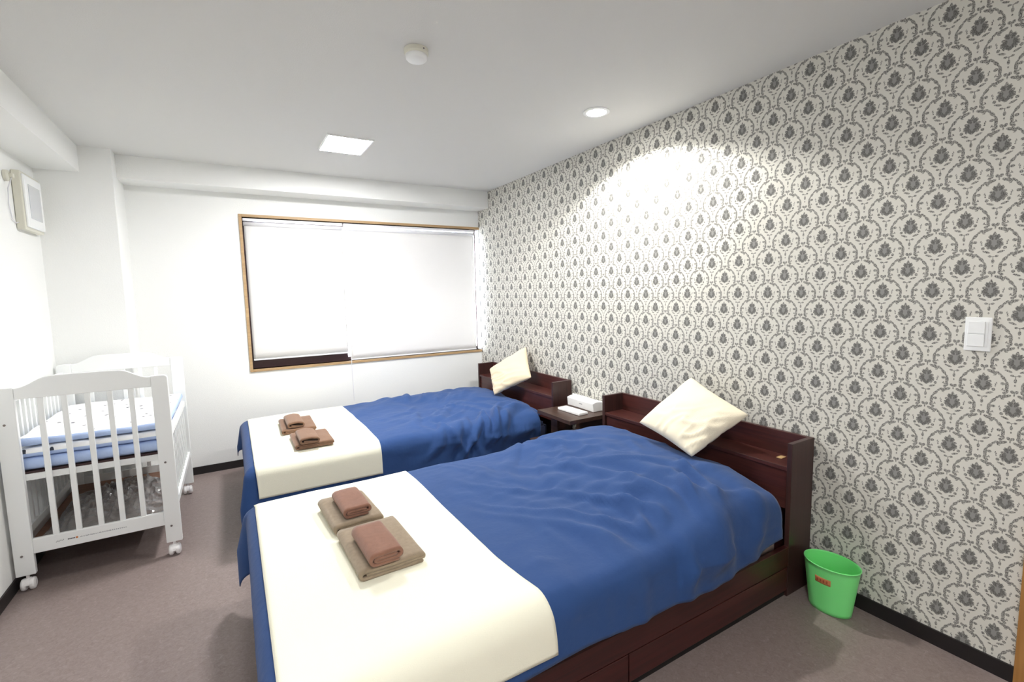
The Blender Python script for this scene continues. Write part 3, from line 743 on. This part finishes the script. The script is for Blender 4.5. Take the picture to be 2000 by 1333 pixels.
def bin_patch(name, th0, th1, z0, z1, m, off):
    bm = bmesh.new(); V = []
    for i in range(9):
        for j in range(5):
            th = th0 + (th1 - th0) * i / 8; z = z0 + (z1 - z0) * j / 4; f = (z - 0.002) / 0.208
            a, b_ = 0.060 + 0.021 * f + off, 0.083 + 0.025 * f + off
            V.append(bm.verts.new((-0.110 + a * math.cos(th), -3.538 + b_ * math.sin(th), z)))
    for i in range(8):
        for j in range(4): k = i * 5 + j; bm.faces.new((V[k], V[k + 5], V[k + 6], V[k + 1]))
    o = link(name, bm, m, wb, smooth=True); md = o.modifiers.new('s', 'SOLIDIFY'); md.thickness = 0.0004; return o
A0 = PI * 0.905
s_ = bin_patch('sticker', A0, A0 + 0.62, 0.138, 0.166, MAT['orange'], 0.0008); s_['label'] = 'orange sticker'
for k in range(4):
    bin_patch('sticker_lettering', A0 + 0.08 + k * 0.12, A0 + 0.15 + k * 0.12, 0.146, 0.159, MAT['orange_text'], 0.0014)

# ------------------------------------------------------------------ baby crib
CX0, CX1, CYN, CYF = -3.286, -2.612, -1.395, -0.405
crib = empty('baby_crib', ((CX0 + CX1) / 2, (CYN + CYF) / 2, 0), 'white slatted baby crib on casters in the left corner', 'crib')
PW, PT = 0.073, 0.028
def post_outline(x0, x1, z0, z1, left):
    r = 0.018; pts = [(x0, z0), (x1, z0)]
    if left:
        pts += [(x1, z1)] + [(x0 + r - r * math.sin(a * PI / 12), z1 - r + r * math.cos(a * PI / 12)) for a in range(0, 7)]
    else:
        pts += [(x1 - r + r * math.cos(a * PI / 12), z1 - r + r * math.sin(a * PI / 12)) for a in range(0, 7)] + [(x0, z1)]
    return pts
def crib_end(y0, near):
    y1 = y0 + PT
    for left in (True, False):
        x0 = CX0 if left else CX1 - PW
        bm = bmesh.new(); prism(bm, post_outline(x0, x0 + PW, 0.078, 1.014, left), 'y', y0, y1)
        p = link('post', bm, MAT['crib'], crib, bevel=0.003)
        for zz in ((0.172, 0.534) if not left else (0.180, 0.838)):
            bm = bmesh.new(); yy = y0 - 0.0006 if near else y1 + 0.0006
            lathe(bm, [(0.0055, 0), (0.0055, 0.003)], (x0 + PW * (0.42 if left else 0.40), yy + 0.0015, zz), 12, rot=Matrix.Rotation(PI / 2, 3, 'X'))
            link('bolt', bm, MAT['steel'], p)
        # twin wheel caster
        cxm = x0 + PW / 2 + (0.003 if left else -0.003); cym = y0 + PT / 2
        bm = bmesh.new(); lathe(bm, [(0.007, 0.045), (0.007, 0.079)], (cxm, cym, 0), 12)
        for sx in (-0.0150, 0.0150):
            lathe(bm, [(0.006, -0.0110), (0.022, -0.0105), (0.0285, -0.006), (0.0295, 0.003), (0.027, 0.0095), (0.016, 0.0135)], (cxm + sx, cym, 0.0300), 28,
                  rot=Matrix.Rotation(PI / 2 if sx > 0 else -PI / 2, 3, 'Y'))
        prism(bm, [(cym - 0.027 * math.cos(a * PI / 8), 0.030 + 0.032 * math.sin(a * PI / 8)) for a in range(9)], 'x', cxm - 0.010, cxm + 0.010)
        link('caster', bm, MAT['caster'], p, smooth=False, bevel=0.001)
    xi0, xi1 = CX0 + PW, CX1 - PW; ym0, ym1 = y0 + 0.004, y1 - 0.004
    # arched top board
    top = []
    for k in range(41):
        f = k / 40; x = xi0 + (xi1 - xi0) * f
        s = smooth(0.02, 0.25, f) * (1 - smooth(0.75, 0.98, f))
        top.append((x, 1.010 + 0.045 * s + 0.006 * math.sin(PI * f)))
    bm = bmesh.new(); prism(bm, [(xi0, 0.955), (xi1, 0.955)] + top[::-1], 'y', ym0, ym1)
    link('arched_top_board', bm, MAT['crib'], crib, bevel=0.003)
    br = box('bottom_board', xi0, xi1, ym0, ym1, 0.180, 0.255, MAT['crib'], crib, 0.003)
    for k in range(5):
        xc = xi0 + (xi1 - xi0) * (k + 1) / 6 - 0.000
        box('slat', xc - 0.0115, xc + 0.0115, y0 + 0.007, y1 - 0.007, 0.253, 0.957, MAT['crib'], crib, 0.002)
    return br
br = crib_end(CYN, True); crib_end(CYF - PT, False)
# small print on the near bottom board: faint logo, short dark word with an orange dot, grey line of text
yy = CYN + 0.004
bm = bmesh.new()
tube(bm, [(-3.128, yy, 0.214), (-3.122, yy, 0.220), (-3.116, yy, 0.216), (-3.110, yy, 0.222), (-3.103, yy, 0.218), (-3.098, yy, 0.223)], 0.0016, 6)
link('logo_print', bm, MAT['grey_mark'], br)
bm = bmesh.new()
for k in range(5): bx(bm, -3.083 + k * 0.0058, -3.083 + k * 0.0058 + 0.0045, yy - 0.0006, yy + 0.0005, 0.216, 0.2215)
w_ = link('word_print', bm, MAT['dark_mark'], br)
bm = bmesh.new(); lathe(bm, [(0.0052, 0), (0.0052, 0.0008)], (-3.048, yy + 0.0002, 0.2190), 14, rot=Matrix.Rotation(PI / 2, 3, 'X')); link('orange_dot', bm, MAT['orange'], br)
bm = bmesh.new(); x = -3.036
random.seed(3)
while x < -2.845:
    w = random.choice((0.003, 0.004, 0.0045)); bx(bm, x, x + w, yy - 0.0004, yy + 0.0005, 0.2155, 0.2155 + random.choice((0.004, 0.0052))); x += w + random.choice((0.0014, 0.0014, 0.004))
link('text_print', bm, MAT['grey_mark'], br)
# left long side, full height
sy0, sy1 = CYN + PT, CYF - PT
box('side_top_rail', CX0 + 0.010, CX0 + 0.034, sy0, sy1, 0.925, 0.965, MAT['crib'], crib, 0.003)
box('side_bottom_rail', CX0 + 0.010, CX0 + 0.034, sy0, sy1, 0.235, 0.275, MAT['crib'], crib, 0.003)
for k in range(13):
    yc = sy0 + (sy1 - sy0) * (k + 1) / 14
    box('side_slat', CX0 + 0.015, CX0 + 0.029, yc - 0.0095, yc + 0.0095, 0.273, 0.927, MAT['crib'], crib, 0.002)
# right long side, lowered drop gate on the outside of the posts
gx0, gx1 = CX1 - 0.034, CX1 - 0.010
box('gate_top_rail', gx0, gx1, sy0, sy1, 0.655, 0.690, MAT['crib'], crib, 0.003)
box('gate_bottom_rail', gx0, gx1 + 0.006, sy0, sy1, 0.275, 0.315, MAT['crib'], crib, 0.003)
for k in range(13):
    yc = sy0 + (sy1 - sy0) * (k + 1) / 14
    box('gate_slat', gx0 + 0.005, gx1 - 0.005, yc - 0.0095, yc + 0.0095, 0.313, 0.657, MAT['crib'], crib, 0.002)
# mattress platform and lower shelf
bm = bmesh.new()
for yc in (sy0 + 0.012, sy1 - 0.012): bx(bm, CX0 + 0.036, CX1 - 0.036, yc - 0.011, yc + 0.011, 0.545, 0.578)
for k in range(8):
    yc = sy0 + 0.08 + (sy1 - sy0 - 0.16) * k / 7; bx(bm, CX0 + 0.036, CX1 - 0.036, yc - 0.025, yc + 0.025, 0.566, 0.578)
link('mattress_platform', bm, MAT['crib'], crib, bevel=0.001)
box('lower_shelf', CX0 + 0.036, CX1 - 0.036, sy0 + 0.001, sy1 - 0.001, 0.196, 0.206, MAT['shelf_brown'], crib, 0.001)
box('under_mattress_board', CX0 + 0.038, CX1 - 0.038, sy0 + 0.002, sy1 - 0.002, 0.5785, 0.589, MAT['dark_sash'], crib, 0.001)['label'] = 'dark board'

# crib mattress and folded quilts
def soft_slab(name, x0, x1, y0, y1, z0, z1, mats, label, cat, seed, puff=0.012, group=None, rim=0.45):
    nx, ny, nr = 30, 40, 8; bm = bmesh.new(); r = (z1 - z0) / 2; rows = []
    # perimeter profile: superellipse edge, closed surface
    def pt(u, v, side):
        x = x0 + (x1 - x0) * u; y = y0 + (y1 - y0) * v
        ex = min(u, 1 - u) * (x1 - x0); ey = min(v, 1 - v) * (y1 - y0)
        e = min(1, min(ex, ey) / (r * 1.0)); k = math.sqrt(max(0, 1 - (1 - e) ** 2))
        z = (z0 + z1) / 2 + side * r * k
        nz = noise.noise(Vector((x * 7, y * 7, seed))) * puff * k
        if side > 0: z += nz + puff * 0.5 * k
        return Vector((x + 0.006 * noise.noise(Vector((y * 6, seed, 3))), y + 0.004 * noise.noise(Vector((x * 8, seed, 5))), z))
    def grid1(n, L):
        inner = [i / n for i in range(n + 1)]; s = set(inner)
        for k in (0.08, 0.2, 0.4, 0.65, 0.9):
            s.add(k * r / L); s.add(1 - k * r / L)
        return sorted(s)
    U = grid1(nx, x1 - x0); Vv = grid1(ny, y1 - y0); V = {}
    for side in (1, -1):
        for i, u in enumerate(U):
            for j, v in enumerate(Vv):
                if side < 0 and (i in (0, len(U) - 1) or j in (0, len(Vv) - 1)): V[(side, i, j)] = V[(1, i, j)]
                else: V[(side, i, j)] = bm.verts.new(pt(u, v, side))
    for side in (1, -1):
        for i in range(len(U) - 1):
            for j in range(len(Vv) - 1):
                f = [V[(side, i, j)], V[(side, i + 1, j)], V[(side, i + 1, j + 1)], V[(side, i, j + 1)]]
                fc = bm.faces.new(f if side > 0 else f[::-1])
                if len(mats) > 1:
                    u = (U[i] + U[i + 1]) / 2; v = (Vv[j] + Vv[j + 1]) / 2
                    e = min(min(u, 1 - u) * (x1 - x0), min(v, 1 - v) * (y1 - y0))
                    fc.material_index = 1 if (side < 0 or (rim > 0 and e < r * rim)) else 0
    o = link(name, bm, mats, smooth=True)
    return tag(o, label, cat, group)
ix0, ix1 = CX0 + 0.040, CX1 - 0.040
soft_slab('crib_mattress', ix0, ix1, sy0 + 0.006, sy1 - 0.006, 0.590, 0.650, [MAT['blue']], 'pale blue crib mattress at the bottom of the crib bedding', 'mattress', 1, 0.003)
soft_slab('baby_quilt', ix0, ix1, sy0 + 0.008, sy1 - 0.03, 0.656, 0.700, [MAT['speck'], MAT['blue']], 'lower folded baby quilt, white with specks, blue edge, in the crib', 'quilt', 3, 0.006, 'folded baby quilts in the crib', rim=0)
soft_slab('baby_quilt', ix0 + 0.005, ix1 + 0.022, sy0 + 0.012, sy1 - 0.02, 0.712, 0.750, [MAT['speck'], MAT['blue']], 'upper folded baby quilt, white speckled top with pale blue edge, in the crib', 'quilt', 8, 0.008, 'folded baby quilts in the crib', rim=0.35)

# crumpled clear plastic bag on the lower shelf
bm = bmesh.new(); nx, ny = 70, 80; V = []
for i in range(nx + 1):
    for j in range(ny + 1):
        u = i / nx; v = j / ny; x = -3.20 + 0.52 * u; y = -1.345 + 0.66 * v
        q = Vector((u * 5, v * 4, 2.0)); w = noise.noise(q) * 1.2
        k = (min(1, 4 * min(u, 1 - u)) * min(1, 5 * min(v, 1 - v))) ** 0.6
        f1 = ridge(Vector((u * 7 + w, v * 3 - u * 3 + w, 1.0))); f2 = ridge(Vector((u * 3 + v * 9 + w, v * 8 - w, 4.0))); f3 = ridge(Vector((u * 22, v * 22 + w * 3, 7.0)))
        z = 0.212 + k * (0.028 + 0.035 * u + 0.034 * max(0, f1) ** 2 + 0.026 * max(0, f2) ** 2 + 0.010 * max(0, f3) ** 2)
        V.append(bm.verts.new((x + 0.02 * w * (1 - k), y, z)))
for i in range(nx):
    for j in range(ny): k = i * (ny + 1) + j; bm.faces.new((V[k], V[k + ny + 1], V[k + ny + 2], V[k + 1]))
tag(link('plastic_bag', bm, MAT['clear'], smooth=False, recalc=False), 'crumpled clear plastic bag lying on the brown bottom shelf of the crib', 'bag')
